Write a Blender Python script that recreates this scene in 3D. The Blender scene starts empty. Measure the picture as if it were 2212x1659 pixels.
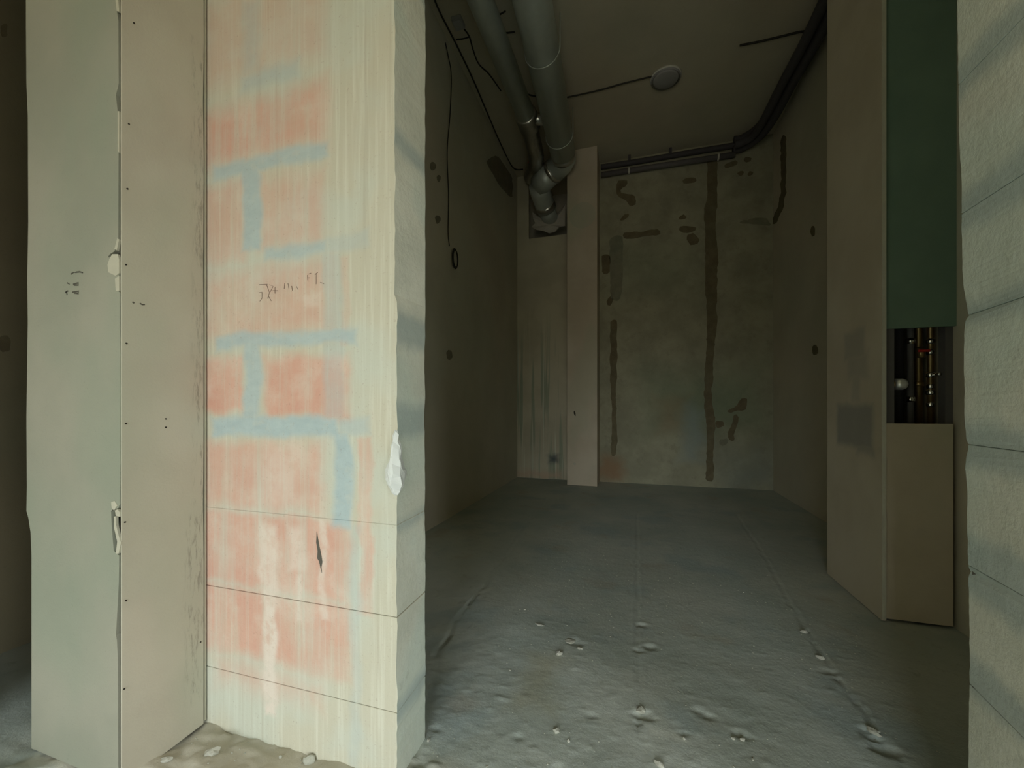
import bpy, bmesh, math, random
import numpy as np
from mathutils import Vector, Matrix, noise
random.seed(7)
C = bpy.context.scene.collection
S = bpy.context.scene

# ------------------------------------------------------------------ camera, world, daylight, exposure
EYE, F, CXP, HOR = 0.78, 876.0, 1106.0, 880.0
YAW = math.atan(264/876.0); SA, CA = math.sin(YAW), math.cos(YAW)
cd = bpy.data.cameras.new('camera'); cam = bpy.data.objects.new('camera', cd); C.objects.link(cam)
cd.sensor_width = 36; cd.lens = 36*F/2212; cd.shift_y = (HOR-829.5)/2212; cd.clip_start = .02
cam.location = (0, 0, EYE); cam.rotation_euler = (math.pi/2, 0, YAW); S.camera = cam

w = bpy.data.worlds.new('overcast_sky'); S.world = w; w.use_nodes = True
wn = w.node_tree; bg = wn.nodes['Background']
tc = wn.nodes.new('ShaderNodeTexCoord'); sx = wn.nodes.new('ShaderNodeSeparateXYZ'); rp = wn.nodes.new('ShaderNodeValToRGB')
mr = wn.nodes.new('ShaderNodeMapRange'); mr.inputs[1].default_value = -1; mr.inputs[2].default_value = 1
wn.links.new(tc.outputs['Generated'], sx.inputs[0]); wn.links.new(sx.outputs[2], mr.inputs[0]); wn.links.new(mr.outputs[0], rp.inputs[0])
rp.color_ramp.elements[0].position = .0; rp.color_ramp.elements[0].color = (.20, .17, .13, 1)
rp.color_ramp.elements[1].position = 1.; rp.color_ramp.elements[1].color = (.80, .95, 1.04, 1)
e = rp.color_ramp.elements.new(.49); e.color = (.30, .265, .21, 1)
e = rp.color_ramp.elements.new(.53); e.color = (.88, .92, .89, 1)
wn.links.new(rp.outputs[0], bg.inputs[0]); bg.inputs[1].default_value = 13.0

WIN1 = (-.98, .82, .10, 1.80)     # rear wall window: x0, x1, z0, z1 at Y = -2.65
WIN2 = (-1.50, -.58, .10, 1.80)   # side wall window: y0, y1, z0, z1 at X = 2.3
def portal(name, loc, rot, sx_, sy_):
    l = bpy.data.lights.new(name, 'AREA'); l.shape = 'RECTANGLE'; l.size = sx_; l.size_y = sy_; l.cycles.is_portal = True
    o = bpy.data.objects.new(name, l); C.objects.link(o); o.location = loc; o.rotation_euler = rot
portal('daylight_rear_window', ((WIN1[0]+WIN1[1])/2, -2.70, (WIN1[2]+WIN1[3])/2), (math.pi/2, 0, 0), WIN1[1]-WIN1[0], WIN1[3]-WIN1[2])
portal('daylight_side_window', (2.35, (WIN2[0]+WIN2[1])/2, (WIN2[2]+WIN2[3])/2), (math.pi/2, 0, math.pi/2), WIN2[1]-WIN2[0], WIN2[3]-WIN2[2])
S.view_settings.view_transform = 'Standard'; S.view_settings.look = 'None'; S.view_settings.gamma = 1
S.view_settings.use_curve_mapping = False; S.view_settings.exposure = 0.0
S.cycles.max_bounces = 12; S.cycles.diffuse_bounces = 10; S.cycles.use_denoising = True

# ------------------------------------------------------------------ geometry from sight lines
def ray(x, y):
    u = (x-CXP)/F; v = (HOR-y)/F
    return Vector((-SA+u*CA, CA+u*SA, v))
def on_y(x, y, Y): r = ray(x, y); return Vector((0, 0, EYE)) + r*(Y/r.y)
def on_x(x, y, X): r = ray(x, y); return Vector((0, 0, EYE)) + r*(X/r.x)
def on_z(x, y, Z): r = ray(x, y); return Vector((0, 0, EYE)) + r*((Z-EYE)/r.z)
def at_t(x, y, t): return Vector((0, 0, EYE)) + ray(x, y)*t

PY, PT = .734, .856            # front and back of the partition
PXR = -.472                    # right end of the pier
JX = .508                      # reveal on the right
CH = 3.347                     # ceiling height
LWX, RWX, FY = -1.25, 1.248, 4.35

# ------------------------------------------------------------------ materials
def lin(c): return tuple(((v/255)/12.92 if v/255 <= .04045 else ((v/255+.055)/1.055)**2.4) for v in c)
def group_softbox():
    g = bpy.data.node_groups.new('softbox', 'ShaderNodeTree'); it = g.interface
    for n, t in (('P', 'NodeSocketVector'), ('C', 'NodeSocketVector'), ('H', 'NodeSocketVector'), ('Soft', 'NodeSocketFloat'), ('W', 'NodeSocketFloat'), ('Prev', 'NodeSocketFloat')):
        it.new_socket(n, in_out='INPUT', socket_type=t)
    it.new_socket('Mask', in_out='OUTPUT', socket_type='NodeSocketFloat')
    N = g.nodes.new; L = g.links.new
    gi = N('NodeGroupInput'); go = N('NodeGroupOutput')
    a = N('ShaderNodeVectorMath'); a.operation = 'SUBTRACT'; L(gi.outputs[0], a.inputs[0]); L(gi.outputs[1], a.inputs[1])
    b = N('ShaderNodeVectorMath'); b.operation = 'ABSOLUTE'; L(a.outputs[0], b.inputs[0])
    c = N('ShaderNodeVectorMath'); c.operation = 'SUBTRACT'; L(b.outputs[0], c.inputs[0]); L(gi.outputs[2], c.inputs[1])
    s = N('ShaderNodeSeparateXYZ'); L(c.outputs[0], s.inputs[0])
    m1 = N('ShaderNodeMath'); m1.operation = 'MAXIMUM'; L(s.outputs[0], m1.inputs[0]); L(s.outputs[1], m1.inputs[1])
    m2 = N('ShaderNodeMath'); m2.operation = 'MAXIMUM'; L(m1.outputs[0], m2.inputs[0]); L(s.outputs[2], m2.inputs[1])
    neg = N('ShaderNodeMath'); neg.operation = 'MULTIPLY'; L(gi.outputs[3], neg.inputs[0]); neg.inputs[1].default_value = -1
    r = N('ShaderNodeMapRange'); r.interpolation_type = 'SMOOTHSTEP'; L(m2.outputs[0], r.inputs[0]); L(neg.outputs[0], r.inputs[1]); L(gi.outputs[3], r.inputs[2])
    r.inputs[3].default_value = 1; r.inputs[4].default_value = 0
    k = N('ShaderNodeMath'); k.operation = 'MULTIPLY'; L(r.outputs[0], k.inputs[0]); L(gi.outputs[4], k.inputs[1])
    x = N('ShaderNodeMath'); x.operation = 'MAXIMUM'; L(k.outputs[0], x.inputs[0]); L(gi.outputs[5], x.inputs[1])
    L(x.outputs[0], go.inputs[0])
    return g
SOFT = group_softbox()

class Mat:
    """small helper around a principled material in world coordinates"""
    def __init__(s, name, rough=.9, metallic=0., spec=.3):
        s.m = bpy.data.materials.new(name); s.m.use_nodes = True; s.t = s.m.node_tree
        s.b = s.t.nodes['Principled BSDF']; s.b.inputs['Roughness'].default_value = rough
        s.b.inputs['Metallic'].default_value = metallic; s.b.inputs['Specular IOR Level'].default_value = spec
        g = s.N('ShaderNodeNewGeometry'); s.P = g.outputs['Position']
    def N(s, k): return s.t.nodes.new(k)
    def L(s, a, b): s.t.links.new(a, b)
    def noise(s, scale, detail=4, rough=.6, vec=None, stretch=None, color=False):
        v = vec or s.P
        if stretch:
            m = s.N('ShaderNodeMapping'); m.inputs['Scale'].default_value = stretch; s.L(v, m.inputs[0]); v = m.outputs[0]
        n = s.N('ShaderNodeTexNoise'); n.inputs['Scale'].default_value = scale; n.inputs['Detail'].default_value = detail
        n.inputs['Roughness'].default_value = rough; s.L(v, n.inputs['Vector'])
        return n.outputs['Color' if color else 'Fac']
    def ramp(s, f, a, b, lo=0., hi=1.):
        r = s.N('ShaderNodeMapRange'); r.interpolation_type = 'SMOOTHSTEP'
        r.inputs[1].default_value = a; r.inputs[2].default_value = b; r.inputs[3].default_value = lo; r.inputs[4].default_value = hi
        s.L(f, r.inputs[0]); return r.outputs[0]
    def math(s, op, a, b):
        m = s.N('ShaderNodeMath'); m.operation = op
        for i, v in enumerate((a, b)):
            if isinstance(v, (int, float)): m.inputs[i].default_value = v
            else: s.L(v, m.inputs[i])
        return m.outputs[0]
    def mix(s, f, a, b):
        m = s.N('ShaderNodeMix'); m.data_type = 'RGBA'
        for i, v in ((0, f), (6, a), (7, b)):
            if isinstance(v, (int, float)): m.inputs[i].default_value = v
            elif isinstance(v, tuple): m.inputs[i].default_value = (*v[:3], 1)
            else: s.L(v, m.inputs[i])
        return m.outputs[2]
    def warp(s, scale, amt):
        n = s.noise(scale, 3, .6, color=True)
        a = s.N('ShaderNodeVectorMath'); a.operation = 'SUBTRACT'; s.L(n, a.inputs[0]); a.inputs[1].default_value = (.5, .5, .5)
        b = s.N('ShaderNodeVectorMath'); b.operation = 'MULTIPLY_ADD'; s.L(a.outputs[0], b.inputs[0])
        b.inputs[1].default_value = (amt, amt, amt); s.L(s.P, b.inputs[2]); return b.outputs[0]
    def boxes(s, vec, items):
        """items: (cx,cy,cz, hx,hy,hz, soft, weight)"""
        prev = None
        for it in items:
            g = s.N('ShaderNodeGroup'); g.node_tree = SOFT; s.L(vec, g.inputs[0])
            g.inputs[1].default_value = it[0:3]; g.inputs[2].default_value = it[3:6]
            g.inputs[3].default_value = it[6]; g.inputs[4].default_value = it[7]
            if prev is not None: s.L(prev, g.inputs[5])
            else: g.inputs[5].default_value = 0
            prev = g.outputs[0]
        return prev
    def color(s, c):
        if isinstance(c, tuple): s.b.inputs['Base Color'].default_value = (*c[:3], 1)
        else: s.L(c, s.b.inputs['Base Color'])
        return s
    def bump(s, h, strength=.4, dist=.004):
        b = s.N('ShaderNodeBump'); b.inputs['Strength'].default_value = strength; b.inputs['Distance'].default_value = dist
        s.L(h, b.inputs['Height']); s.L(b.outputs[0], s.b.inputs['Normal']); return s
G3 = lambda v: (v, v, v)
def tint(c, k): return tuple(min(1, v*k) for v in c)

def concrete(name, col, var=.22, hue=.5, scale=3., bump=.5, fine=90, dist=.003, rough=.93):
    m = Mat(name, rough)
    base = m.mix(m.ramp(m.noise(scale, 6, .62), .3, .72), tint(col, 1-var), tint(col, 1+var))
    g = (col[0]*.86, col[1]*1.04, col[2]*.98); br = (col[0]*1.10, col[1]*.98, col[2]*.86)
    h = m.mix(m.ramp(m.noise(scale*.45, 3, .5), .35, .65), g, br)
    c = m.mix(hue*.5, base, h)
    sp = m.ramp(m.noise(fine, 3, .7), .62, .8)
    c = m.mix(m.math('MULTIPLY', sp, .35), c, tint(col, .5))
    m.color(c)
    hh = m.math('ADD', m.noise(fine, 4, .7), m.math('MULTIPLY', m.noise(scale*4, 5, .6), 1.6))
    m.bump(hh, bump, dist)
    return m
def simple(name, col, rough=.6, metallic=0., bump=0., scale=40, var=.1, spec=.4):
    m = Mat(name, rough, metallic, spec)
    m.color(m.mix(m.noise(scale, 3, .6), tint(col, 1-var), tint(col, 1+var)))
    if bump: m.bump(m.noise(scale*1.5, 4, .6), bump, .002)
    return m.m

# ------------------------------------------------------------------ mesh helpers
def link(name, me, m=None, parent=None, smooth=False):
    o = bpy.data.objects.new(name, me); C.objects.link(o)
    if m is not None and not me.materials: me.materials.append(m)
    if parent is not None:
        o.parent = parent; o.matrix_parent_inverse = Matrix.Translation(-parent.location)
    if smooth:
        me.polygons.foreach_set('use_smooth', [True]*len(me.polygons))
    return o
def pyd(name, vs, fs, m=None, parent=None, smooth=False):
    me = bpy.data.meshes.new(name); me.from_pydata([tuple(v) for v in vs], [], fs); me.update()
    bm = bmesh.new(); bm.from_mesh(me); bmesh.ops.recalc_face_normals(bm, faces=bm.faces); bm.to_mesh(me); bm.free()
    return link(name, me, m, parent, smooth)
def box_data(x0, x1, y0, y1, z0, z1, vs, fs):
    k = len(vs)
    vs += [(x0, y0, z0), (x1, y0, z0), (x1, y1, z0), (x0, y1, z0), (x0, y0, z1), (x1, y0, z1), (x1, y1, z1), (x0, y1, z1)]
    fs += [(k, k+3, k+2, k+1), (k+4, k+5, k+6, k+7), (k, k+1, k+5, k+4), (k+1, k+2, k+6, k+5), (k+2, k+3, k+7, k+6), (k+3, k, k+4, k+7)]
def box(name, x0, x1, y0, y1, z0, z1, m, parent=None, bevel=0.):
    vs, fs = [], []; box_data(x0, x1, y0, y1, z0, z1, vs, fs)
    o = pyd(name, vs, fs, m, parent)
    if bevel:
        bm = bmesh.new(); bm.from_mesh(o.data); bmesh.ops.bevel(bm, geom=bm.edges[:], offset=bevel, segments=1, affect='EDGES'); bm.to_mesh(o.data); bm.free()
    return o
def boxes_obj(name, lst, m, parent=None):
    vs, fs = [], []
    for b in lst: box_data(*b, vs, fs)
    return pyd(name, vs, fs, m, parent)
def slab(name, pts, offset, m, parent=None):
    """closed outline (3D points in one plane) extruded by offset"""
    bm = bmesh.new(); off = Vector(offset)
    a = [bm.verts.new(p) for p in pts]; b = [bm.verts.new(Vector(p)+off) for p in pts]
    n = len(a); bm.faces.new(a); bm.faces.new(b[::-1])
    for i in range(n): bm.faces.new((a[i], b[i], b[(i+1) % n], a[(i+1) % n]))
    bm.normal_update(); bmesh.ops.triangulate(bm, faces=[f for f in bm.faces if len(f.verts) > 4])
    bmesh.ops.recalc_face_normals(bm, faces=bm.faces)
    me = bpy.data.meshes.new(name); bm.to_mesh(me); bm.free()
    return link(name, me, m, parent)
def frames(pts):
    out = []; n = len(pts); up = None
    for i in range(n):
        t = (pts[min(i+1, n-1)]-pts[max(i-1, 0)]).normalized()
        if up is None:
            r = Vector((0, 0, 1)) if abs(t.z) < .9 else Vector((1, 0, 0)); s = t.cross(r).normalized()
        else: s = (up - t*up.dot(t)).normalized()
        up = s; out.append((s, t.cross(s)))
    return out
def smooth_path(pts, k=8):
    pts = [Vector(p) for p in pts]; out = []
    for i in range(len(pts)-1):
        p0, p1, p2, p3 = pts[max(i-1, 0)], pts[i], pts[i+1], pts[min(i+2, len(pts)-1)]
        for j in range(k):
            t = j/k
            out.append(.5*((2*p1)+(p2-p0)*t+(2*p0-5*p1+4*p2-p3)*t*t+(-p0+3*p1-3*p2+p3)*t**3))
    out.append(pts[-1]); return out
def tube(name, pts, r, m, parent=None, seg=12, radii=None, jit=0.):
    pts = [Vector(p) for p in pts]; fr = frames(pts); vs, fs = [], []
    for i, p in enumerate(pts):
        rr = radii[i] if radii else r
        for j in range(seg):
            a = 2*math.pi*j/seg; q = rr*(1+jit*random.uniform(-1, 1))
            vs.append(p+fr[i][0]*math.cos(a)*q+fr[i][1]*math.sin(a)*q)
    for i in range(len(pts)-1):
        for j in range(seg):
            fs.append((i*seg+j, i*seg+(j+1) % seg, (i+1)*seg+(j+1) % seg, (i+1)*seg+j))
    fs.append(tuple(range(seg))[::-1]); fs.append(tuple((len(pts)-1)*seg+j for j in range(seg)))
    return pyd(name, vs, fs, m, parent, smooth=True)
def ribbon(name, pts, wd, th, normal, m, parent=None):
    """flat stroke on a surface (pencil or marker)"""
    nrm = Vector(normal); vs, fs = [], []
    pts = [Vector(p) for p in pts]
    for i, p in enumerate(pts):
        t = (pts[min(i+1, len(pts)-1)]-pts[max(i-1, 0)]).normalized(); s = t.cross(nrm).normalized()*wd/2*random.uniform(.7, 1.2)
        vs += [p+s, p-s, p-s+nrm*th, p+s+nrm*th]
    for i in range(len(pts)-1):
        k = 4*i
        for a in range(4): fs.append((k+a, k+(a+1) % 4, k+4+(a+1) % 4, k+4+a))
    k = 4*(len(pts)-1); fs += [(0, 1, 2, 3), (k, k+3, k+2, k+1)]
    return pyd(name, vs, fs, m, parent)
def strokes(name, lines, wd, th, normal, m, parent=None):
    """one piece of handwriting made of several strokes, joined"""
    obs = [ribbon(name, l, wd, th, normal, m, parent) for l in lines]
    bm = bmesh.new()
    for o in obs: bm.from_mesh(o.data)
    bm.to_mesh(obs[0].data); bm.free()
    for o in obs[1:]: bpy.data.objects.remove(o)
    return obs[0]
def thing(name, label, cat, loc=(0, 0, 0), group=None):
    o = bpy.data.objects.new(name, None); C.objects.link(o); o.location = loc; o.empty_display_size = .1
    o['label'] = label; o['category'] = cat
    if group: o['group'] = group
    return o
def tag(o, label, cat, group=None):
    o['label'] = label; o['category'] = cat
    if group: o['group'] = group
    return o
def struct(o): o['kind'] = 'structure'; return o
def interp(tab, v):
    if v <= tab[0][0]: return tab[0][1]
    for (a, b), (c, d) in zip(tab, tab[1:]):
        if v <= c: return b+(d-b)*(v-a)/(c-a)
    return tab[-1][1]

# ------------------------------------------------------------------ the materials themselves
M = {}
# pier: pink clay blocks, blue-grey mortar smears, cream skim
def pier_material():
    m = Mat('smeared_clay_block', .92)
    q = m.warp(9, .045); q2 = m.warp(13, .045)
    def b(x0, y0, x1, y1, soft, wt):
        a = on_y(x0, y0, PY); c = on_y(x1, y1, PY); d = on_y(x0, y1, PY); f = on_y(x1, y0, PY)
        X0, X1 = a.x, c.x; Z1 = (a.z+f.z)/2; Z0 = (c.z+d.z)/2
        return ((X0+X1)/2, PY, (Z0+Z1)/2, (X1-X0)/2, .5, abs(Z1-Z0)/2, soft, wt)
    pink = m.boxes(q2, [
        b(440, 395, 530, 570, .026, .6), b(560, 375, 700, 530, .03, .6), b(440, 580, 712, 722, .036, .68),
        b(440, 772, 524, 890, .014, .95), b(572, 768, 752, 902, .018, .95), b(440, 955, 700, 1098, .026, .8),
        b(440, 1108, 755, 1275, .018, .9), b(440, 1276, 755, 1432, .024, .9), b(470, 1445, 690, 1500, .035, .55),
        b(775, 950, 806, 1330, .008, .75), b(735, 560, 752, 740, .006, .35), b(440, 215, 700, 335, .036, .9),
        b(440, -40, 700, 160, .04, .4)])
    def jb(x0, x1, z, hh, wt, soft=.011): a = on_y(x0, 800, PY).x; c = on_y(x1, 800, PY).x; return ((a+c)/2, PY, z, (c-a)/2, .5, hh, soft, wt)
    def vb(x0, x1, z0, z1, wt, soft=.010): a = on_y(x0, 800, PY).x; c = on_y(x1, 800, PY).x; return ((a+c)/2, PY, (z0+z1)/2, (c-a)/2, .5, (z1-z0)/2, soft, wt)
    blue = m.boxes(q, [
        jb(458, 705, 1.347, .017, .85), vb(524, 562, 1.15, 1.345, .9), jb(575, 705, 1.135, .014, .8), jb(705, 800, 1.137, .018, .4),
        jb(464, 765, .934, .017, .9), vb(528, 564, .75, .93, .85), jb(462, 730, .738, .022, 1.), jb(730, 800, .742, .018, .6),
        vb(718, 758, .52, .73, 1.), jb(520, 650, 1.545, .020, .55, .02), vb(524, 562, 1.57, 1.74, .4, .02),
        vb(700, 740, .75, 1.12, .35), vb(758, 780, .0, .53, .3)])
    stre = m.ramp(m.noise(1., 5, .65, stretch=(26, 26, 1.6)), .46, .72)
    stre2 = m.ramp(m.noise(1., 4, .6, stretch=(90, 90, 3.)), .45, .68)
    blot = m.ramp(m.noise(16, 5, .65), .40, .68)
    k = m.math('MULTIPLY', pink, m.math('SUBTRACT', 1., m.math('MULTIPLY', stre, .55)))
    k = m.math('MULTIPLY', k, m.math('SUBTRACT', 1., m.math('MULTIPLY', stre2, .22)))
    cream = m.mix(stre2, lin((198, 194, 176)), lin((209, 207, 191)))
    cream = m.mix(m.math('MULTIPLY', m.ramp(m.noise(5, 3, .5), .45, .65), .5), cream, lin((198, 206, 196)))
    cream = m.mix(m.math('MULTIPLY', m.ramp(m.noise(1., 4, .6, stretch=(55, 55, 1.2)), .58, .70), .3), cream, lin((172, 164, 146)))
    pk = m.mix(blot, lin((212, 168, 150)), lin((216, 188, 172)))
    pk = m.mix(m.ramp(m.noise(7, 4, .6), .40, .66, 0, .6), pk, lin((204, 150, 132)))
    k = m.math('MULTIPLY', k, m.ramp(m.noise(4.5, 5, .65), .34, .56, .62, 1.))
    c = m.mix(k, cream, pk)
    wht = m.boxes(q2, [b(560, 1130, 598, 1300, .012, .7), b(568, 1290, 596, 1540, .010, .9), b(625, 1140, 655, 1230, .014, .6), b(640, 1240, 652, 1340, .008, .6), b(690, 1120, 705, 1340, .006, .6), b(570, 960, 640, 1080, .03, .4), b(655, 632, 690, 660, .008, .4)])
    c = m.mix(m.math('MULTIPLY', wht, m.ramp(m.noise(40, 4, .65), .3, .55, .4, 1.)), c, lin((222, 210, 198)))
    bl = m.mix(m.noise(25, 4, .6, stretch=(1, 1, 2)), lin((158, 176, 182)), lin((186, 202, 202)))
    c = m.mix(m.math('MULTIPLY', blue, m.ramp(m.noise(30, 3, .6), .2, .5, .55, .95)), c, bl)
    c = m.mix(m.ramp(m.noise(160, 3, .7), .60, .78, 0, .35), c, lin((140, 110, 92)))
    m.color(c)
    m.bump(m.math('ADD', m.noise(120, 4, .7), m.math('MULTIPLY', m.noise(1., 5, .6, stretch=(50, 50, 4)), 1.5)), .35, .002)
    return m.m
M['pier'] = pier_material()
def reveal_material(name, side):
    m = Mat(name, .92)
    q = m.warp(8, .05); X = JX if side > 0 else PXR
    lv = [1.74, 1.543, 1.314, 1.10, .932, .719, .52, .345, .147] if side > 0 else [1.74, 1.345, .945, .755, .537, .147]
    hs = [.02, .02, .03, .034, .02, .035, .05, .03, .03] if side > 0 else [.02, .02, .035, .035, .01, .02]
    items = [(X, .78, z, .5, .5, h, .018, .75) for z, h in zip(lv, hs)]
    blue = m.boxes(q, items)
    base = m.mix(m.ramp(m.noise(6, 5, .6), .3, .7), lin((208, 210, 197)), lin((226, 226, 213)))
    base = m.mix(m.ramp(m.noise(3, 3, .5), .45, .62, 0, .6), base, lin((198, 212, 202)))
    base = m.mix(m.ramp(m.noise(22, 5, .7), .60, .72, 0, .4), base, lin((178, 182, 170)))
    c = m.mix(m.math('MULTIPLY', blue, .85), base, lin((160, 176, 176)))
    c = m.mix(m.ramp(m.noise(130, 3, .7), .63, .8, 0, .5), c, lin((225, 225, 215)))
    m.color(c); m.bump(m.math('ADD', m.noise(90, 5, .7), m.math('MULTIPLY', m.noise(14, 5, .6), 2.)), .5, .003)
    return m.m
M['rev_r'] = reveal_material('aerated_block_reveal', 1)
M['rev_l'] = reveal_material('skimmed_block_reveal', -1)
M['mortar'] = simple('dark_joint_mortar', lin((92, 88, 80)), .95, bump=.5)
def drywall(name, col, col2, smudge=False):
    m = Mat(name, .85)
    c = m.mix(m.ramp(m.noise(3.2, 4, .55), .35, .65), col, col2)
    c = m.mix(m.ramp(m.noise(2.1, 3, .5, stretch=(1.3, 1, .7)), .5, .66, 0, .5), c, (col[0]*.88, col[1]*1.02, col[2]*.98))
    c = m.mix(m.ramp(m.noise(260, 2, .7), .6, .85, 0, .35), c, tint(col, .62))
    if smudge:
        s = m.boxes(m.warp(14, .03), [(-.996, .712, .9, .2, .012, .75, .012, 1.), (-.996, .70, .30, .2, .016, .22, .012, 1.)])
        c = m.mix(m.math('MULTIPLY', s, m.ramp(m.noise(1., 5, .7, stretch=(120, 120, 22)), .48, .66, 0, .6)), c, tint(col, .42))
    m.color(c); m.bump(m.noise(190, 3, .7), .22, .0012)
    return m.m
M['dw_front'] = drywall('grey_drywall_face', lin((148, 149, 135)), lin((159, 157, 143)))
M['dw_side'] = drywall('beige_drywall_face', lin((182, 175, 160)), lin((192, 187, 172)), True)
M['dw_inner'] = drywall('brown_drywall_face', lin((192, 180, 160)), lin((202, 191, 172)))
def riser_material():
    m = Mat('stained_brown_drywall', .85); X = .863
    def b(x0, y0, x1, y1, soft, wt): a = on_x(x0, y0, X); c = on_x(x1, y1, X); return (X, (a.y+c.y)/2, (a.z+c.z)/2, .1, abs(a.y-c.y)/2, abs(a.z-c.z)/2, soft, wt)
    c = m.mix(m.ramp(m.noise(2.6, 4, .55), .35, .65), lin((186, 176, 156)), lin((198, 189, 170)))
    st = m.boxes(m.warp(11, .035), [b(1824, 722, 1868, 770, .02, .5), b(1832, 770, 1874, 815, .03, .45), b(1840, 810, 1858, 868, .02, .4), b(1808, 874, 1886, 972, .02, .85), b(1850, 880, 1888, 985, .02, .6)])
    c = m.mix(m.math('MULTIPLY', st, .75), c, lin((128, 130, 130)))
    c = m.mix(m.ramp(m.noise(260, 2, .7), .6, .85, 0, .3), c, lin((130, 118, 96)))
    m.color(c); m.bump(m.noise(190, 3, .7), .22, .0012); return m.m
M['dw_riser'] = riser_material()
M['dw_core'] = simple('gypsum_core', lin((190, 188, 172)), .9, bump=.5)
M['dw_green'] = drywall('green_moisture_board', lin((112, 136, 122)), lin((122, 146, 130)))
M['putty'] = drywall('faded_putty', lin((184, 180, 160)), lin((190, 184, 166)))
M['card'] = simple('torn_board_paper', lin((186, 183, 166)), .85, bump=.4)
M['void'] = simple('painted_recess_shade', lin((60, 56, 46)), .95)  # shade inside gaps and recesses put into the colour
M['wall'] = concrete('interior_wall_render', lin((196, 190, 174)), .08, .4, 2.2, .3).m
def far_material():
    m = Mat('far_concrete_wall', .93)
    def b(x0, y0, x1, y1, soft, wt): a = on_y(x0, y0, 4.35); c = on_y(x1, y1, 4.35); return ((a.x+c.x)/2, 4.35, (a.z+c.z)/2, (c.x-a.x)/2, .3, (a.z-c.z)/2, soft, wt)
    col = lin((154, 152, 130)); q = m.warp(2.5, .5)
    c = m.mix(m.ramp(m.noise(3.4, 6, .65), .3, .7), tint(col, .84), tint(col, 1.16))
    c = m.mix(m.ramp(m.noise(9, 6, .7), .52, .70, 0, .45), c, tint(col, .66))
    c = m.mix(m.boxes(q, [b(1400, 810, 1640, 930, .25, .55), b(1330, 540, 1500, 620, .3, .25)]), c, lin((112, 132, 106)))
    c = m.mix(m.boxes(q, [b(1480, 880, 1530, 1000, .12, .6), b(1560, 980, 1680, 1060, .2, .35)]), c, lin((138, 152, 150)))
    c = m.mix(m.boxes(q, [b(1295, 985, 1350, 1045, .10, .8), b(1420, 860, 1470, 930, .15, .4)]), c, lin((150, 120, 92)))
    m.color(c); m.bump(m.math('ADD', m.noise(60, 4, .7), m.math('MULTIPLY', m.noise(9, 5, .6), 2.)), .4, .004); return m.m
M['wall_far'] = far_material()
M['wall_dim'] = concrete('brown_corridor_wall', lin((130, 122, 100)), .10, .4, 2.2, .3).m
M['wall_room'] = concrete('front_room_plaster', lin((200, 194, 176)), .08, .4, 2., .2).m
M['ceil'] = concrete('ceiling_concrete', lin((186, 178, 158)), .08, .4, 2.0, .3).m
M['patch'] = concrete('dark_filler_patch', lin((112, 104, 82)), .18, .4, 12, .6).m
M['patch2'] = concrete('grey_filler_patch', lin((130, 130, 112)), .14, .4, 12, .5).m
M['brown'] = concrete('dull_filler', lin((130, 124, 108)), .14, .4, 12, .5).m
def floor_material():
    m = Mat('rough_concrete_floor', .9)
    c = m.mix(m.ramp(m.noise(1.6, 6, .62), .32, .68), lin((172, 182, 176)), lin((192, 196, 188)))
    c = m.mix(m.ramp(m.noise(2.6, 4, .55), .52, .66, 0, .55), c, lin((156, 172, 174)))
    c = m.mix(m.ramp(m.noise(3.7, 4, .55), .58, .70, 0, .45), c, lin((174, 166, 150)))
    c = m.mix(m.ramp(m.noise(26, 5, .7), .55, .72, 0, .4), c, lin((146, 150, 138)))
    c = m.mix(m.ramp(m.noise(150, 3, .7), .66, .82, 0, .7), c, lin((206, 206, 192)))
    warm = m.boxes(m.warp(6, .1), [(-.75, .66, 0, .5, .13, .3, .05, 1.)])
    c = m.mix(m.math('MULTIPLY', warm, .8), c, lin((188, 180, 162)))
    p = on_z(1440, 1587, 0); c = m.mix(m.boxes(m.warp(12, .04), [(p.x, p.y, 0, .045, .012, .2, .012, .55)]), c, lin((206, 208, 198)))
    stain = m.boxes(m.warp(7, .12), [(-.26, 1.12, 0, .05, .12, .2, .05, 1.)])
    c = m.mix(m.math('MULTIPLY', stain, .35), c, lin((160, 148, 104)))
    m.color(c)
    m.bump(m.math('ADD', m.noise(110, 5, .75), m.math('MULTIPLY', m.noise(24, 5, .65), 2.)), .35, .003)
    return m.m
M['floor'] = floor_material()
def shaft_material():
    m = Mat('streaked_shaft_board', .9)
    base = m.mix(m.ramp(m.noise(3, 4, .5), .35, .65), lin((188, 182, 160)), lin((202, 196, 174)))
    low = m.boxes(m.P, [(-.95, FY, .6, 1., 1., .9, .45, 1.)])
    st = m.ramp(m.noise(1., 3, .5, stretch=(24, 24, .9)), .50, .60)
    c = m.mix(m.math('MULTIPLY', low, m.math('MULTIPLY', st, .75)), base, lin((146, 158, 138)))
    st2 = m.ramp(m.noise(1., 3, .5, stretch=(45, 45, .7)), .58, .66)
    c = m.mix(m.math('MULTIPLY', low, m.math('MULTIPLY', st2, .6)), c, lin((218, 220, 204)))
    p = on_y(1196, 992, FY); c = m.mix(m.boxes(m.warp(9, .08), [(p.x, FY, p.z, .05, .3, .045, .04, .8)]), c, lin((78, 86, 96)))
    p = on_y(1165, 1025, FY); c = m.mix(m.boxes(m.warp(9, .08), [(p.x, FY, p.z, .25, .3, .03, .05, .6)]), c, lin((206, 172, 150)))
    m.color(c); m.bump(m.noise(60, 4, .6), .3, .003); return m.m
M['shaft'] = shaft_material()
def galv():
    m = Mat('galvanised_steel', .42, .35)
    c = m.mix(m.noise(14, 4, .6), (.50, .56, .53), (.64, .69, .65)); m.color(c); m.bump(m.noise(30, 3, .5), .12, .003); return m.m
M['galv'] = galv()
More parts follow.
